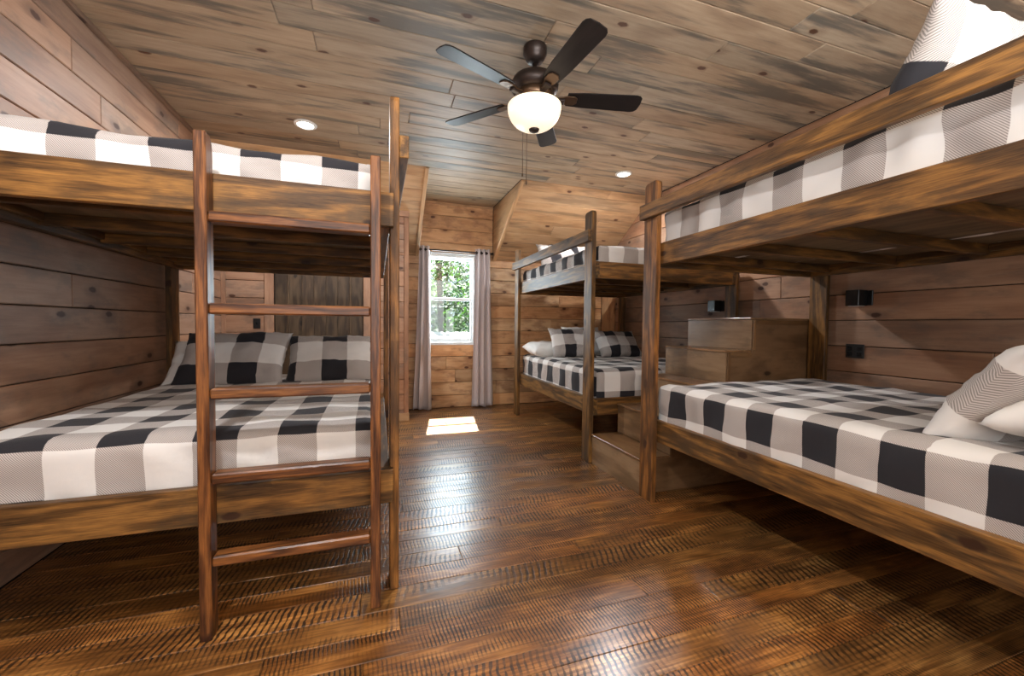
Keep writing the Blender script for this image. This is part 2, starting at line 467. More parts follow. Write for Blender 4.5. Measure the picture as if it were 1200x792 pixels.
# window wall, full height in the dormer, knee height beside it
WX0, WX1, WZ0, WZ1 = .66, 1.352, .925, 2.205
def wall_with_hole():
    bm = bmesh.new()
    def bx(x0, x1, z0, z1):
        mm = Matrix.Translation(((x0+x1)/2, YW+.085, (z0+z1)/2)) @ Matrix.Diagonal((x1-x0, .13, z1-z0, 1))
        bmesh.ops.create_cube(bm, size=1, matrix=mm)
    bx(XL-.1, WX0, -.1, ZC+.1); bx(WX1, XR+.1, -.1, ZC+.1); bx(WX0, WX1, -.1, WZ0); bx(WX0, WX1, WZ1, ZC+.1)
    me = bpy.data.meshes.new('wall_front'); bm.to_mesh(me); bm.free()
    return tag(obj('wall_front', me, 'seam'), kind='structure')
ww = wall_with_hole()
hole = (WX0-XL, WX1-XL, WZ0, WZ1)
planks(ww, (XL, YW+.02, 0), (1, 0, 0), (0, 0, 1), (0, -1, 0),
       cut_rows(0, XR-XL, 0, ZK+.02, .187, [hole], start=.01, lens=(1.2, 2.6)), .02, 'honey', gap=.005, amt=.16, hue=.12, bevel=.009)
planks(ww, (XL, YW+.02, 0), (1, 0, 0), (0, 0, 1), (0, -1, 0),
       cut_rows(XA0-XL, XA1-XL, ZK+.02, ZC, .192, [hole], start=.0, lens=(1.2, 2.6)), .02, 'honey', gap=.004, amt=.1, hue=.06, bevel=.008)

# sloped ceiling either side of the dormer
sd = V((0, YW-YS, ZK-ZC)); SL = sd.length; sd.normalize(); sn = V((0, sd.z, -sd.y))      # into the room
for nm, x0, x1 in (('ceiling_slope', XL, XA0), ('ceiling_slope', XA1, XR)):
    if x0 == XA1: x0 += .024
    else: x1 -= .024
    c = V(((x0+x1)/2, (YS+YW)/2, (ZC+ZK)/2)) - sn*.05
    s = board(nm, c-V(((x1-x0)/2, 0, 0)), c+V(((x1-x0)/2, 0, 0)), SL, .06, sd, 'seam', bevel=0)
    tag(s, kind='structure')
    planks(s, V((x0, YS, ZC))-sn*.02, (1, 0, 0), sd, sn, cut_rows(0, x1-x0, 0, SL, .182, start=.05, lens=(1.4, 2.8)), .02, 'slope', gap=.003, amt=.1, hue=.05, bevel=.005)
# dormer cheeks with their edge boards
for k, (x, sgn) in enumerate(((XA0, -1), (XA1, 1))):
    m = frame((x+sgn*.012, YS, ZC), (0, 1, 0), (0, 0, 1))
    c = prism('dormer_cheek', [(0, 0), (YW-YS, 0), (YW-YS, ZK-ZC)], .02, m, 'slope', tint=(.78, .76, .74))
    tag(c, kind='structure')
    a = V((x+sgn*.018, YS, ZC)) + sn*.012; b = a + sd*(SL-.02)
    e = board('trim_%d' % (k+1), a, b, .045, .022, (1, 0, 0), 'slope', tint=(1.08, 1.05, 1.0)); tag(e, kind='structure')
e = aab('trim_3', XL, XL+.03, YB, YS, ZC-.028, ZC, 'wall', tint=.62); tag(e, kind='structure')
e = aab('trim_4', XA0, XA1, YW-.018, YW, ZC-.03, ZC, 'honey', tint=.8); tag(e, kind='structure')
e = aab('trim_5', XR-.018, XR, 5.38, 5.76, .1, 2.0, 'honey', tint=(.85, .86, .86), grain='z'); tag(e, kind='structure')

# partition with the dark door
zp = ZC + (YP-YS)*(ZK-ZC)/(YW-YS)
DX0, DX1, DZ = -1.093, -.172, 2.06
pt = slab('wall_partition', XL-.02, XP-.02, YP+.02, YP+.10, -.1, zp-.03)
planks(pt, (XL, YP+.02, 0), (1, 0, 0), (0, 0, 1), (0, -1, 0),
       cut_rows(0, XP-.055-XL, 0, zp-.01, .19, [(DX0-.01-XL, DX1+.01-XL, -1, DZ+.01)], start=.05, lens=(1.4, 2.6)), .02, 'wall', gap=.004, amt=.1, hue=.05, bevel=.008, base=(1.12, 1.02, .94))
e = aab('trim_6', XP-.055, XP, YP-.004, YP+.10, 0, zp-.02, 'wall', tint=(1.02, .86, .72)); tag(e, kind='structure')
e = aab('trim_7', .18, XP+.004, YP-.022, YP-.002, zp-.07, zp-.0, 'wall', tint=(1.05, .9, .78)); tag(e, kind='structure')
e = aab('baseboard_partition', DX1+.11, XP+.008, YP-.016, YP-.002, 0, .1, 'honey', tint=.8); tag(e, kind='structure')
for i, (a, b) in enumerate(((DX0-.10, DX0-.008), (DX1+.008, DX1+.105))):
    e = aab('trim_%d' % (8+i), a, b, YP-.02, YP-.001, 0, DZ+.09, 'wall', tint=(1.1, 1.02, .95)); tag(e, kind='structure')
e = aab('trim_10', DX0-.10, DX1+.105, YP-.02, YP-.001, DZ+.012, DZ+.1, 'wall', tint=(1.1, 1.02, .95)); tag(e, kind='structure')
e = aab('trim_11', XL, XL+.04, YP-.024, YP, 0, zp, 'wall', tint=(1.1, 1.0, .92)); tag(e, kind='structure')
door = aab('door_1', DX0, DX1, YP+.012, YP+.03, .01, DZ, 'door', grain='z'); tag(door, kind='structure')
dw = DX1-DX0
for a, b in ((DX0, DX0+.125), (DX1-.125, DX1)): aab('stile', a, b, YP-.006, YP+.011, .01, DZ, 'door', door, tint=.85)
for z0, z1 in ((.01, .2), (.86, 1.035), (DZ-.13, DZ)): aab('rail', DX0+.125, DX1-.125, YP-.006, YP+.011, z0, z1, 'door', door, tint=.85)
for z0, z1 in ((.2, .86), (1.035, DZ-.13)):
    n = 5; w = (dw-.25-.04)/n
    for i in range(n):
        x = DX0+.145+i*w
        aab('panel', x, x+w-.003, YP+.002, YP+.0115, z0+.02, z1-.02, 'door', door, tint=random.uniform(.9, 1.3), grain='z', bevel=.003)
    for (a, b, c, d) in ((DX0+.125, DX1-.125, z0, z0+.02), (DX0+.125, DX1-.125, z1-.02, z1)):
        aab('moulding', a, b, YP-.002, YP+.0115, c, d, 'door', door, tint=1.15)
    for (a, b) in ((DX0+.125, DX0+.145), (DX1-.145, DX1-.125)):
        aab('moulding', a, b, YP-.002, YP+.0115, z0+.02, z1-.02, 'door', door, tint=1.15)
lathe('door_handle', [(0, -.06), (.026, -.055), (.03, -.04), (.014, -.03), (.012, -.012), (.03, -.006), (.03, 0), (0, 0)], 'black', (DX1-.06, YP-.0055, .95), door, 20,
      Matrix.Rotation(-pi/2, 4, 'X') @ Matrix.Diagonal((1, 1, -1, 1)) @ Matrix.Diagonal((1, 1, 1, 1)) @ Matrix.Rotation(pi, 4, 'X'))

# ------------------------------------------------------------------ window
win = aab('window_1', WX0, WX1, YW+.035, YW+.12, WZ0, WZ0+.035, 'vinyl'); tag(win, kind='structure')
def bar(nm, x0, x1, z0, z1, y0=YW+.045, y1=YW+.10, par=win, mat='vinyl'): return aab(nm, x0, x1, y0, y1, z0, z1, mat, par, bevel=.004)
bar('window_frame', WX0, WX0+.03, WZ0+.035, WZ1, YW+.03, YW+.12); bar('window_frame', WX1-.03, WX1, WZ0+.035, WZ1, YW+.03, YW+.12)
bar('window_frame', WX0+.03, WX1-.03, WZ1-.04, WZ1, YW+.03, YW+.12)
ZM = 1.565
a, b = WX0+.03, WX1-.03
bar('lower_sash', a, a+.028, WZ0+.035, ZM+.02, YW+.05, YW+.078); bar('lower_sash', b-.028, b, WZ0+.035, ZM+.02, YW+.05, YW+.078)
bar('lower_sash', a+.028, b-.028, WZ0+.035, WZ0+.075, YW+.05, YW+.078); bar('lower_sash', a+.028, b-.028, ZM-.02, ZM+.02, YW+.05, YW+.078)
bar('upper_sash', a, a+.026, ZM, WZ1-.04, YW+.082, YW+.108); bar('upper_sash', b-.026, b, ZM, WZ1-.04, YW+.082, YW+.108)
bar('upper_sash', a+.026, b-.026, WZ1-.07, WZ1-.04, YW+.082, YW+.108)
aab('pane', a+.028, b-.028, YW+.062, YW+.066, WZ0+.075, ZM-.02, 'glass', win, bevel=0)
aab('pane', a+.026, b-.026, YW+.093, YW+.097, ZM+.02, WZ1-.07, 'glass', win, bevel=0)
aab('insect_screen', a+.004, b-.004, YW+.112, YW+.1125, WZ0+.036, ZM+.01, 'screen', win, bevel=0)
aab('window_sill', WX0+.0, WX1-.0, YW+.0, YW+.034, WZ0, WZ0+.022, 'vinyl', win)
for x0, x1, z0, z1 in ((WX0-.02, WX0, WZ0-.02, WZ1+.02), (WX1, WX1+.02, WZ0-.02, WZ1+.02), (WX0, WX1, WZ1, WZ1+.02), (WX0, WX1, WZ0-.02, WZ0)):
    aab('casing', x0, x1, YW-.008, YW+.0, z0, z1, 'vinyl', win)

# ------------------------------------------------------------------ curtains on their rod
YC = YW-.095
rod = tube('curtain_rod', [(.50, YC, 2.235), (.8, YC, 2.235), (1.3, YC, 2.235), (1.585, YC, 2.235)], .011, 'rod')
tag(rod, 'thin dark metal curtain rod above the window', 'curtain rod')
for x in (.50, 1.585):
    lathe('finial', [(0, -.016), (.016, -.012), (.018, 0), (.016, .012), (0, .016)], 'rod', (x, YC, 2.235), rod, 16)
for x in (.545, 1.565):
    aab('bracket', x-.008, x+.008, YC+.012, YW-.001, 2.222, 2.246, 'rod', rod)
def curtain(tx0, tx1, bx0, bx1, z0, z1, folds, seed, label):
    nu, nv = folds*14, 44; vs_ = []; fs = []
    rs = random.Random(seed); ph = [rs.uniform(-.5, .5) for _ in range(folds+2)]
    for j in range(nv+1):
        q = j/nv; z = z1+(z0-z1)*q; x0 = tx0+(bx0-tx0)*q**1.3; x1 = tx1+(bx1-tx1)*q**1.3
        for i in range(nu+1):
            p = i/nu; a = p*folds*2*pi
            k = ph[int(p*folds)]
            amp = .034 + .012*q*(1+k)
            y = YC + amp*sin(a + .5*q*k) + .008*NZ.noise(V((p*6, q*3, seed)))
            x = x0+(x1-x0)*p + .012*sin(2*a+1)*(.4+q*.6) + .006*NZ.noise(V((p*9, q*4, seed+9)))
            zz = z - (.010*sin(a*.5+seed) if j == nv else 0)
            vs_.append((x, min(y, YW-.012), zz))
    for j in range(nv):
        for i in range(nu):
            o = j*(nu+1)+i; fs.append((o, o+1, o+nu+2, o+nu+1))
    o = obj('curtain', mesh('curtain', vs_, fs), 'curtain', smooth=True)
    sm = o.modifiers.new('thick', 'SOLIDIFY'); sm.thickness = .003; sm.offset = 0
    for i in range(folds*2):
        p = (i+.5)/(folds*2); x = tx0+(tx1-tx0)*p
        gq = lathe('grommet', [(.017, -.003), (.026, -.004), (.026, .004), (.017, .003), (.017, -.003)], 'rod', (x, YC, 2.235), o, 18, Matrix.Rotation(pi/2, 4, 'Y'))
    return tag(o, label, 'curtain', 'grey window curtains')
curtain(.535, .675, .45, .705, .012, 2.285, 2, 3, 'grey curtain panel hanging on the side of the window by the partition')
curtain(1.325, 1.545, 1.285, 1.60, .012, 2.29, 3, 8, 'grey curtain panel hanging between the window and the corner bunk')

# ================================================================== BUNK BEDS
UP0, UP1, LO0, LO1 = 1.618, 1.763, .415, .562
def post(parent, xc, y0, y1, h, tint=1., bev=.03):
    m = frame((xc, (y0+y1)/2, 0), (0, 0, 1), (0, 1, 0)); w = (y1-y0)/2
    pts = [(0, -w), (h-bev, -w)] + [(h-bev+bev*sin(t), -w+bev-bev*cos(t)) for t in (R(30), R(60), R(90))]
    pts += [(h-bev+bev*cos(t), w-bev+bev*sin(t)) for t in (0, R(30), R(60))] + [(h-bev, w), (0, w)]
    uniq = []
    for p in pts:
        if not uniq or (V(p)-V(uniq[-1])).length > 1e-4: uniq.append(p)
    return prism('post', uniq, .04, m, 'bed', parent, tint, bevel=.004)
def bunk(xa, xw, y0, y1, label, guard_y=None, foot_front=None, hp=2.2, tints=None, hw=1.80):
    """xa: outer face of aisle posts, xw: outer face of wall posts, y0..y1 along the bed"""
    s = 1 if xw > xa else -1                       # towards the wall
    root = empty('bunk_bed', ((xa+xw)/2, (y0+y1)/2, 0), label, 'bunk bed', None)
    T = tints or {}
    for y in (y0, y1-.135):
        post(root, xa+s*.02, y, y+.135, hp, T.get('post', 1.))
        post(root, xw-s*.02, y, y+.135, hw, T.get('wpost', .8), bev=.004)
    for n, (z0, z1) in enumerate(((LO0, LO1), (UP0, UP1))):
        lo, hi = sorted((xa+s*.0405, xa+s*.0805))
        aab('side_rail', lo, hi, y0+.002, y1-.002, z0, z1, 'bed', root, T.get('rail', 1.))
        lo, hi = sorted((xw-s*.0405, xw-s*.0805))
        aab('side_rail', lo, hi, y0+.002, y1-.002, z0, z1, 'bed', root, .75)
        xi0, xi1 = sorted((xa+s*.081, xw-s*.081))
        for k, (a, b) in enumerate(((y0+.002, y0+.040), (y1-.040, y1-.002))):
            if foot_front is not None and k == 0:
                continue
            aab('end_rail', xi0, xi1, a, b, z0, z1, 'bed', root, T.get('end', 1.))
        nj = 5
        for k in range(nj):
            yy = y0+.17+(y1-y0-.34)*k/(nj-1)
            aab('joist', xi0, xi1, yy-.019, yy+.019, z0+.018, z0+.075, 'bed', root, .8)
        aab('deck', xi0+.001, xi1-.001, y0+.042, y1-.042, z0+.0755, z0+.094, 'deck', root, T.get('deck', 1.))
        for xx in (xi0+.012, xi1-.012):
            for k in range(nj-1):
                ya = y0+.17+(y1-y0-.34)*k/(nj-1)+.0195; yb = y0+.17+(y1-y0-.34)*(k+1)/(nj-1)-.0195
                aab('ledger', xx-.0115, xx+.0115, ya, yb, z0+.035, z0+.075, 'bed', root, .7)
    if foot_front is not None:
        for z0, z1 in ((LO0, LO1), (UP0, UP1)):
            fx0, fx1 = foot_front
            aab('foot_rail', fx0, fx1, y0-.036, y0-.001, z0, z1, 'bed', root, T.get('rail', 1.))
    if guard_y:
        lo, hi = sorted((xa-s*.0405, xa-s*.0005))
        aab('guard_rail', lo, hi, guard_y[0], guard_y[1], 1.932, 2.03, 'bed', root, T.get('guard', 1.))
    return root
# the ladder bunk, foot end towards the aisle
LBx = dict(xa=.09, xw=-1.55, y0=1.86, y1=3.92)
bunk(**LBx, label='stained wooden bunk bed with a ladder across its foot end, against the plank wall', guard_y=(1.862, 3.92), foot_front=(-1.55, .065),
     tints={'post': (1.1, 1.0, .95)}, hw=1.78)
# the long bunk with its side to the aisle
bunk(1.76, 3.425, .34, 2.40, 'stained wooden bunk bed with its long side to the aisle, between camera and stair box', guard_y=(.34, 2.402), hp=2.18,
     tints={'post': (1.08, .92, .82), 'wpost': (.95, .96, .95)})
# the corner bunk
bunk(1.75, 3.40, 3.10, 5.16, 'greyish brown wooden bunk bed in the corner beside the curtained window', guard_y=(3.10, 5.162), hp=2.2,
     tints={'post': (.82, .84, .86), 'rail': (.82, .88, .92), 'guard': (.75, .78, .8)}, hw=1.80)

# ladder on the foot of the ladder bunk
lad = empty('ladder', (-.31, 1.79, 0), 'red-brown wooden five-rung ladder fixed across the foot rails of a bunk bed', 'ladder')
for x, zt in ((-.612, 1.892), (-.009, 1.885)):
    m = frame((x, 1.79, 0), (0, 0, 1), (0, 1, 0))
    o = prism('stile', [(0, -.034), (zt, -.034), (zt, .004), (zt-.012, .020), (zt-.045, .033), (0, .033)], .04, m, 'ladder', lad, 1.0, bevel=.004)
for z in (.298, .612, .932, 1.250, 1.588):
    board('rung', (-.591, 1.7905, z), (-.0295, 1.7905, z), .064, .04, (0, 1, 0), 'ladder', lad, vary((1, 1, 1), .1), bevel=.006)

# ------------------------------------------------------------------ stair box between the two bunks
ST = empty('stair_box', (2.6, 2.76, 0), 'brown plywood stair with five box steps rising between two bunk beds', 'stairs')
sx = [1.775, 2.03, 2.28, 2.53, 2.78]; sz = [.255, .51, .765, 1.02, 1.275]; y0, y1 = 2.41, 3.09
poly = [(sx[0]+.012, 0)]
for x, z in zip(sx, sz):
    poly += [(x+.012, poly[-1][1]), (x+.012, z-.012)]
poly += [(XR-.006, sz[-1]-.012), (XR-.006, 0)]
uniq = []
for p in poly:
    if not uniq or (V(p)-V(uniq[-1])).length > 1e-4: uniq.append(p)
for y in (y0+.009, y1-.009):
    m = frame((0, y, 0), (1, 0, 0), (0, 0, 1))
    prism('side_panel', uniq, .018, m, 'stair', ST, (.72, .66, .6), bevel=0)
prev = 0.
for i, (x, z) in enumerate(zip(sx, sz)):
    z0 = prev+.0005; aab('riser', x, x+.0115, y0, y1, z0, z-.013, 'stair', ST, vary((1, 1, 1), .06), grain='y', bevel=.001)
    xe = (sx[i+1] if i < 4 else XR-.006)
    aab('tread', x-.012, xe-.0005+.0, y0-.004, y1, z-.0115, z+.004, 'stair', ST, vary((1.0, .9, .8), .06), grain='y', bevel=.003)
    if i >= 2: aab('corner_strip', x+.0125, x+.04, y0-.009, y0-.0005, (sz[i-1]+.006), z-.013, 'stair', ST, (1.0, .86, .68), grain='z', bevel=.002)
    if i >= 2: aab('edge_strip', x+.0405, xe, y0-.009, y0-.0045, z-.05, z-.013, 'stair', ST, (.8, .7, .56), bevel=.001)
    prev = z+.004

# ================================================================== BEDDING
def comforter(x0, x1, y0, y1, z0, z1, u_ref, w_ref, period, label, cols='y', side_x=None, seed=1, wr=1., du=1, r=.06, side_off=0.):
    """closed rounded mattress cover; cols: axis along which u runs. Dark bands start at u_ref / w_ref"""
    bm = bmesh.new(); uvl = bm.loops.layers.uv.new('UVMap')
    st = .028
    nx, ny, nz = [max(2, int(round(d/st))) for d in (x1-x0, y1-y0, z1-z0)]
    lo = V((x0+r, y0+r, z0+.03)); hi = V((x1-r, y1-r, z1-r))
    def shape(p):
        c = V([min(max(p[k], lo[k]), hi[k]) for k in range(3)])
        d = p-c
        if p.z < z0+.031: d.z = p.z-c.z
        if d.length > 1e-9:
            q = d.copy(); n = q.normalized()
            rr = r if p.z > z0+.03 else r
            p2 = c + n*rr if p.z >= c.z - 1e-6 and c.z > z0+.0301 else V((c.x+(n.x*rr), c.y+(n.y*rr), p.z))
            nrm = n
        else: p2 = p; nrm = V((0, 0, 1))
        f = NZ.noise(V((p.x*3.1, p.y*3.1, seed*7.3)))*.014 + NZ.noise(V((p.x*8, p.y*8, p.z*8+seed)))*.006
        top = nrm.z > .7
        if top: f += -.006*abs(sin((p.x+.4*sin(p.y*2.6+seed))*7.5))*wr
        else:
            run = p.y if abs(nrm.x) > abs(nrm.y) else p.x
            k = (p.z-z0)/(z1-z0)
            f += (.014*NZ.noise(V((run*9, k*1.5, seed*3.))) + .006*sin(run*26+k*5+4*NZ.noise(V((run*2, k*2, seed)))))*wr*(1-.5*k)
        return p2 + nrm*f
    def uv(p, face):
        px, py = p.x, p.y
        dz = (z1-p.z)*.85
        if face == 'x-': px = x0-dz+side_off
        if face == 'x+': px = x1+dz
        if face == 'y-': py = y0-dz
        if face == 'y+': py = y1+dz
        u, w = (py, px) if cols == 'y' else (px, py)
        return ((u-u_ref)*du/period, (w-w_ref)/period)
    cache = {}
    def vert(p):
        k = tuple(round(c, 5) for c in p)
        if k not in cache: cache[k] = bm.verts.new(shape(V(p)))
        return cache[k]
    def grid(face, o, a, na, b, nb):
        o, a, b = V(o), V(a), V(b)
        for i in range(na):
            for j in range(nb):
                ps = [o+a*(i/na)+b*(j/nb), o+a*((i+1)/na)+b*(j/nb), o+a*((i+1)/na)+b*((j+1)/nb), o+a*(i/na)+b*((j+1)/nb)]
                vv = [vert(p) for p in ps]
                if len(set(vv)) < 4: continue
                try: f = bm.faces.new(vv)
                except ValueError: continue
                f.smooth = True
                for l, p in zip(f.loops, ps):
                    ua, ub = uv(p, face); q = V((p.x*2.6, p.y*2.6, p.z*2.6+seed*4)); q2 = q*3.1
                    l[uvl].uv = (ua+.034*NZ.noise(q)+.014*NZ.noise(q2), ub+.034*NZ.noise(q+V((9, 3, 5)))+.014*NZ.noise(q2+V((4, 8, 1))))
    X, Y, Z = V((x1-x0, 0, 0)), V((0, y1-y0, 0)), V((0, 0, z1-z0))
    grid('top', (x0, y0, z1), X, nx, Y, ny); grid('bot', (x0, y0, z0), Y, ny, X, nx)
    grid('x-', (x0, y0, z0), Z, nz, Y, ny); grid('x+', (x1, y0, z0), Y, ny, Z, nz)
    grid('y-', (x0, y0, z0), X, nx, Z, nz); grid('y+', (x0, y1, z0), Z, nz, X, nx)
    bmesh.ops.recalc_face_normals(bm, faces=bm.faces)
    me = bpy.data.meshes.new('comforter'); bm.to_mesh(me); bm.free()
    o = obj('comforter', me, 'check')
    return tag(o, label, 'comforter', 'buffalo check comforters')
def deck_top(z0): return z0+.096
LD, UD = deck_top(LO0), deck_top(UP0)
comforter(-1.46, -.0, 1.885, 3.87, LD, .765, -.992, 1.855, .298, 'black, grey and white checked comforter on the lower mattress behind the ladder rungs', 'x', seed=1)
comforter(-1.46, -.0, 1.885, 3.87, UD, 1.925, -1.115, 1.83, .296, 'black, grey and white checked comforter on the top mattress of the ladder bunk', 'x', seed=2, wr=1.6)
comforter(1.845, 3.34, .40, 2.335, LD, .805, 2.2, 1.675, .294, 'black, grey and white checked comforter on the lower mattress under the white pillow', 'y', seed=3, du=-1)
comforter(1.845, 3.34, .40, 2.335, UD, 2.0, 1.824, 1.80, .316, 'black, grey and white checked comforter showing under the guard rail of the aisle-side bunk', 'y', seed=4, du=-1, wr=1.8)
comforter(1.835, 3.31, 3.15, 5.11, LD, .815, 3.60, 2.085, .310, 'black, grey and white checked comforter on the lower mattress of the corner bunk', 'y', seed=5, du=-1, side_off=.15)
comforter(1.835, 3.31, 3.15, 5.11, UD, 1.935, 3.60, 2.11, .300, 'black, grey and white checked comforter on the top mattress of the corner bunk', 'y', seed=6, du=-1, wr=1.5, side_off=.1)

def pillow(w, h, t, loc, rx, rz, label, mat='check', period=.27, ph=(.1, .05), seed=1, roll=0., group=None):
    """w along local X, h along local Y, plump along local Z; rx tilts it up, rz turns it"""
    bm = bmesh.new(); uvl = bm.loops.layers.uv.new('UVMap'); n, k = 30, 22
    def pt(i, j, s):
        a, b = i/n*2-1, j/k*2-1
        pa, pb = max(0, 1-abs(a)**3.2), max(0, 1-abs(b)**3.2)
        z = s*t/2*(pa*pb)**.55
        x = a*w/2*(1-.07*(1-abs(a)**2)*0-.075*(1-b*b)*abs(a)**3); y = b*h/2*(1-.09*(1-a*a)*abs(b)**3)
        wk = (.012*NZ.noise(V((a*3, b*3, seed*5.)))+.007*NZ.noise(V((a*8, b*8, seed*9.+s))))*min(1, (pa*pb)**.5*2)
        z += wk*(1 if s > 0 else .6)
        z += .018*NZ.noise(V((a*2.2, b*2.2, seed*3.7)))
        x += .006*NZ.noise(V((a*6, b*6, seed+3.))); y += .009*NZ.noise(V((a*7, b*5, seed+8.)))
        return V((x, y, z))
    for s in (1, -1):
        vv = {}
        for i in range(n+1):
            for j in range(k+1): vv[i, j] = bm.verts.new(pt(i, j, s))
        for i in range(n):
            for j in range(k):
                q = [(i, j), (i+1, j), (i+1, j+1), (i, j+1)]
                if s < 0: q = q[::-1]
                f = bm.faces.new([vv[c] for c in q]); f.smooth = True
                for l, c in zip(f.loops, q):
                    l[uvl].uv = ((c[0]/n*w)/period+ph[0], (c[1]/k*h)/period+ph[1])
    bmesh.ops.remove_doubles(bm, verts=[v for v in bm.verts], dist=1e-4)
    me = bpy.data.meshes.new('pillow'); bm.to_mesh(me); bm.free()
    m = Matrix.Translation(V(loc)) @ Matrix.Rotation(rz, 4, 'Z') @ Matrix.Rotation(rx, 4, 'X') @ Matrix.Rotation(roll, 4, 'Z')
    return tag(obj('pillow', me, mat, m), label, 'pillow', group or 'bed pillows')
# lower bed of the ladder bunk (heads against the far end)
pillow(.70, .46, .17, (-1.14, 3.66, .88), R(46), R(2), 'white pillow mostly hidden behind the checked pillow near the plank wall', 'white', seed=11)
pillow(.72, .50, .17, (-1.02, 3.53, .925), R(51), R(-3), 'checked pillow nearest the plank wall on the lower bed of the ladder bunk', ph=(.02, .06), period=.37, seed=12)
pillow(.68, .47, .17, (-.34, 3.55, .91), R(52), R(3), 'checked pillow propped beside the ladder post, below the dark door', ph=(.30, .03), period=.37, seed=13)
# corner bunk, lower
pillow(.62, .44, .18, (2.12, 4.82, .895), R(6), R(4), 'plain white pillow lying flat at the aisle edge of the corner bunk', 'white', seed=14)
pillow(.56, .42, .16, (2.28, 4.50, .99), R(56), R(-6), 'checked pillow leaning on the flat white pillow of the corner bunk', ph=(.5, .02), period=.30, seed=15)
pillow(.60, .44, .16, (2.64, 4.86, 1.0), R(58), R(3), 'white pillow standing behind the two checked pillows of the corner bunk', 'white', seed=16)
pillow(.64, .42, .16, (2.98, 4.58, .97), R(52), R(2), 'checked pillow on the wall side of the lower corner bunk', ph=(.55, .05), period=.30, seed=17)
# corner bunk, upper
pillow(.60, .40, .15, (2.26, 4.84, 2.09), R(60), R(-2), 'checked pillow above the guard rail of the corner bunk', ph=(.55, .85), period=.30, seed=18)
pillow(.60, .40, .15, (2.70, 4.78, 2.09), R(58), R(2), 'checked pillow on the wall side of the top corner bunk', ph=(.2, .3), period=.30, seed=19)
# aisle bunk
pillow(.70, .48, .18, (2.30, .80, .96), R(55), R(176), 'checked pillow leaning behind the white pillow on the lower aisle-side bunk', ph=(.28, .60), period=.42, seed=20)
pillow(.66, .44, .18, (2.28, .60, .94), R(14), R(183), 'plain white pillow in front of the checked pillow under the aisle-side top bunk', 'white', seed=21)
pillow(.72, .46, .18, (2.24, .99, 2.20), R(66), R(178), 'checked pillow standing on the top mattress, close under the ceiling', ph=(.526, .93), period=.42, seed=22)

# ================================================================== CEILING FAN
FX, FY = .93, 2.40
fan = empty('ceiling_fan', (FX, FY, ZC), 'dark bronze five-blade ceiling fan with a lit frosted bowl light', 'ceiling fan')
lathe('canopy', [(0, 0), (.072, 0), (.074, -.006), (.073, -.045), (.066, -.052), (.060, -.07), (.046, -.09), (.018, -.1), (0, -.1)], 'bronze', (FX, FY, ZC), fan)
lathe('downrod', [(0, .0), (.014, 0), (.014, -.075), (.03, -.075), (.034, -.095), (0, -.095)], 'bronze', (FX, FY, ZC-.09), fan, 20)
mh = lathe('motor_housing', [(0, 0), (.05, 0), (.06, -.01), (.10, -.022), (.135, -.045), (.15, -.075), (.148, -.10), (.13, -.122), (.118, -.13), (0, -.13)], 'bronze', (FX, FY, 2.775), fan, 48)
lathe('motor_band', [(.09, .012), (.118, .012), (.116, -.035), (.095, -.05), (.07, -.055), (.06, -.052)], 'bronze_light', (FX, FY, 2.64), fan, 48)
lathe('switch_housing', [(0, 0), (.062, 0), (.066, -.012), (.064, -.024), (.10, -.03), (.105, -.04), (0, -.04)], 'bronze', (FX, FY, 2.60), fan, 40)
bowl = [(.168, 0)]
for i in range(1, 13):
    t = i/12*pi/2; bowl.append((.168*cos(t)**.8, -.135*sin(t)))
gb = lathe('glass_bowl', [(.158, .004), (.168, .004)] + bowl[:-1] + [(0, -.135)], 'globe', (FX, FY, 2.562), fan, 48)
lathe('bowl_finial', [(0, .012), (.03, .010), (.034, 0), (.03, -.012), (.016, -.02), (0, -.022)], 'bronze', (FX, FY, 2.43), fan, 24)
ZB = 2.625
for k in range(5):
    a = R(-157+72*k); m = Matrix.Translation((FX, FY, ZB)) @ Matrix.Rotation(a, 4, 'Z') @ Matrix.Rotation(R(-12), 4, 'X')
    r0, r1 = .205, .685; pts = []
    for t in range(7):
        q = -pi/2+pi*t/6; pts.append((r1-.045+.045*cos(q), .027*(1 if sin(q) > 0 else -1)*(abs(sin(q)) > .01)+.043*sin(q)))
    pts = [(r0, -.052), (r0+.12, -.062), (r1-.045, -.070)] + pts[1:-1] + [(r1-.045, .070), (r0+.12, .062), (r0, .052)]
    b = prism('fan_blade', pts, .007, m, 'blade', fan, 1., bevel=.002)
    # bracket: flared arm below the blade
    m2 = Matrix.Translation((FX, FY, ZB)) @ Matrix.Rotation(a, 4, 'Z') @ Matrix.Rotation(R(-12), 4, 'X') @ Matrix.Translation((0, 0, -.0075))
    arm = prism('blade_bracket', [(.115, -.020), (.17, -.024), (.20, -.036), (.25, -.036), (.27, -.02), (.27, .02), (.25, .036), (.20, .036), (.17, .024), (.115, .020)], .007, m2, 'bronze_light', fan, 1., bevel=.002)
    m3 = m2 @ Matrix.Translation((.13, 0, .004))
    prism('bracket_neck', [(-.045, -.016), (.06, -.022), (.06, .022), (-.045, .016)], .014, m3 @ Matrix.Translation((0, 0, -.015)), 'bronze', arm, 1., bevel=.004)
for dx, zl in ((-.012, 2.22), (.016, 2.17)):
    tube('pull_chain', [(FX+dx, FY+.095, 2.578), (FX+dx, FY+.172, 2.572), (FX+dx, FY+.175, 2.55), (FX+dx, FY+.175, zl)], .0022, 'bronze_light', fan, 6)
    lathe('pull_fob', [(0, .012), (.005, .008), (.006, -.01), (0, -.016)], 'bronze_light', (FX+dx, FY+.175, zl-.012), fan, 12)

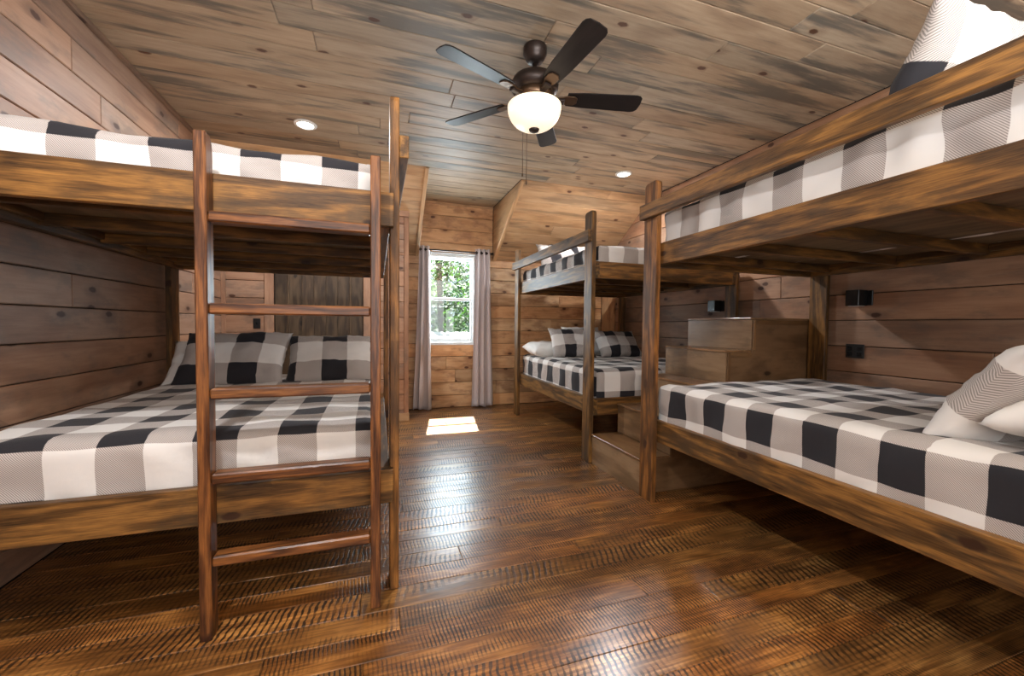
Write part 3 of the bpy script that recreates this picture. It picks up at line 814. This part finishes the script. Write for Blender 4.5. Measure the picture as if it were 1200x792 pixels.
# ------------------------------------------------------------------ recessed downlights
def downlight(x, y, label, watts=DOWNLIGHT_W):
    root = empty('downlight', (x, y, ZC), label, 'ceiling light', 'recessed ceiling lights')
    lathe('trim_ring', [(.064, -.002), (.067, -.014), (.076, -.016), (.090, -.009), (.093, -.0005), (.064, -.0005)], 'white_trim', (x, y, ZC), root, 40)
    lathe('lens', [(0, -.007), (.063, -.007), (.063, -.001), (0, -.001)], 'lens', (x, y, ZC), root, 40)
    l = lamp('downlight_lamp', 'AREA', watts, (.98, .98, 1), (0, 0, -.02), shape='DISK', size=.12)
    l.parent = root; l.location = (0, 0, -.02)
downlight(-.598, 3.96, 'round white recessed downlight over the top mattress of the ladder bunk')
downlight(2.645, 4.00, 'round white recessed downlight in the ceiling over the corner bunk')
downlight(-.6, .75, 'round white recessed downlight above the foot of the ladder, outside the view')
downlight(2.95, .1, 'round white recessed downlight above the pillows of the aisle-side bunk, outside the view', 18)

# ------------------------------------------------------------------ sconces, outlet, switch
def sconce(yc, zc, label):
    root = empty('wall_sconce', (XR, yc, zc), label, 'wall lamp', 'bunk reading lamps')
    aab('back_plate', XR-.012, XR-.0005, yc-.075, yc+.055, zc-.055, zc+.055, 'black', root)
    aab('lamp_head', XR-.112, XR-.0125, yc-.045, yc+.045, zc-.058, zc+.058, 'black_gloss', root)
    aab('lens', XR-.095, XR-.025, yc-.035, yc+.035, zc-.061, zc-.0585, 'white_trim', root)
sconce(2.06, 1.43, 'small black box sconce on the wall above the black outlet')
sconce(3.40, 1.425, 'small black box sconce on the wall above the top stair step')
ol = aab('outlet_plate', XR-.007, XR-.0005, 2.03, 2.155, .977, 1.083, 'black'); tag(ol, 'black double outlet plate on the wall below the sconce', 'outlet')
for yy in (2.06, 2.125):
    for zz in (1.008, 1.05):
        o = aab('socket', XR-.010, XR-.0075, yy-.016, yy+.016, zz-.014, zz+.014, 'black_gloss', ol)
sw = aab('light_switch', -1.305, -1.235, YP-.008, YP-.0005, 1.135, 1.245, 'black'); tag(sw, 'black wall switch plate beside the dark door', 'switch')
aab('toggle', -1.278, -1.262, YP-.014, YP-.0085, 1.175, 1.205, 'black_gloss', sw)

# ================================================================== OUTSIDE
def porch_roof():
    vs_, fs = [], []; n = 60; x0, x1 = -2.2, 4.4; ya, yb, za, zb = 6.35, 8.6, .72, 1.04
    for i in range(n*4+1):
        x = x0+(x1-x0)*i/(n*4); h = (0, 0, .007, .007)[i % 4]
        vs_ += [(x, ya, za+h), (x, yb, zb+h)]
    k = len(vs_)
    for i in range(n*4): fs.append((2*i, 2*i+2, 2*i+3, 2*i+1))
    o = obj('porch_roof', mesh('porch_roof', vs_, fs), 'roof')
    sm = o.modifiers.new('thick', 'SOLIDIFY'); sm.thickness = .02
    return tag(o, 'white ribbed metal roof outside below the window', 'roof')
porch_roof()
gd = aab('ground', -14, 16, 6.2, 40, -3.2, -3.0, 'ground', bevel=0); tag(gd, kind='structure')
def tree(x, y, h, rad, label, leaf, seed, nl=4200):
    rs = random.Random(seed); root = empty('tree', (x, y, -3), label, 'tree', 'trees outside the window')
    tube('trunk', [(x, y, -3), (x+.1, y, -1), (x+.05, y+.1, 1), (x-.05, y, h-3.5), (x, y, h-3)], .075, 'bark', root, 10)
    for k in range(9):
        a = rs.uniform(0, 2*pi); z = rs.uniform(-.5, h-3.4); L = rad*rs.uniform(.6, 1)
        tube('branch', [(x, y, z), (x+cos(a)*L*.5, y+sin(a)*L*.5, z+.25), (x+cos(a)*L, y+sin(a)*L, z+.2*rs.uniform(-1, 1))], .016, 'bark', root, 6)
    vs_, fs = [], []
    clumps = [(rs.gauss(0, .45)*rad, rs.gauss(0, .45)*rad, rs.uniform(-1.2, h-3), rs.uniform(.25, .6)) for _ in range(46)]
    for i in range(nl):
        cx, cy, cz, cr = rs.choice(clumps)
        p = V((x+cx+rs.gauss(0, cr*.55), y+cy+rs.gauss(0, cr*.55), cz+rs.gauss(0, cr*.45)))
        d = V((rs.gauss(0, 1), rs.gauss(0, 1), rs.gauss(-.3, .6))).normalized(); s = d.orthogonal().normalized()
        L = rs.uniform(.09, .17); k = len(vs_)
        vs_ += [p, p+d*L*.5+s*L*.28, p+d*L, p+d*L*.5-s*L*.28]; fs.append((k, k+1, k+2, k+3))
    f = obj('foliage', mesh('foliage', vs_, fs), leaf, None, root); f['kind'] = 'stuff'
tree(1.45, 10.0, 6.6, .75, 'slender tree with a thin trunk and sparse leaves nearest the window glass', 'leaf_a', 1, 2600)
tree(-.3, 13.4, 6.8, 1.0, 'leafy tree partly hidden behind the window frame near the partition', 'leaf_a', 4, 5000)
tree(3.3, 12.9, 6.8, .95, 'leafy bright tree filling the bunk side of the window view', 'leaf_a', 2, 6000)
tree(1.9, 17.0, 7.6, 1.4, 'deep green tree standing behind the slender tree in the window view', 'leaf_b', 3, 7000)
tree(5.1, 17.0, 7.6, 1.4, 'deep green tree mostly behind the grey curtain next to the corner bunk', 'leaf_b', 5, 7000)
tree(3.4, 21.0, 9.0, 1.7, 'distant tall dark tree filling the gap in the middle of the window', 'leaf_b', 6, 9000)
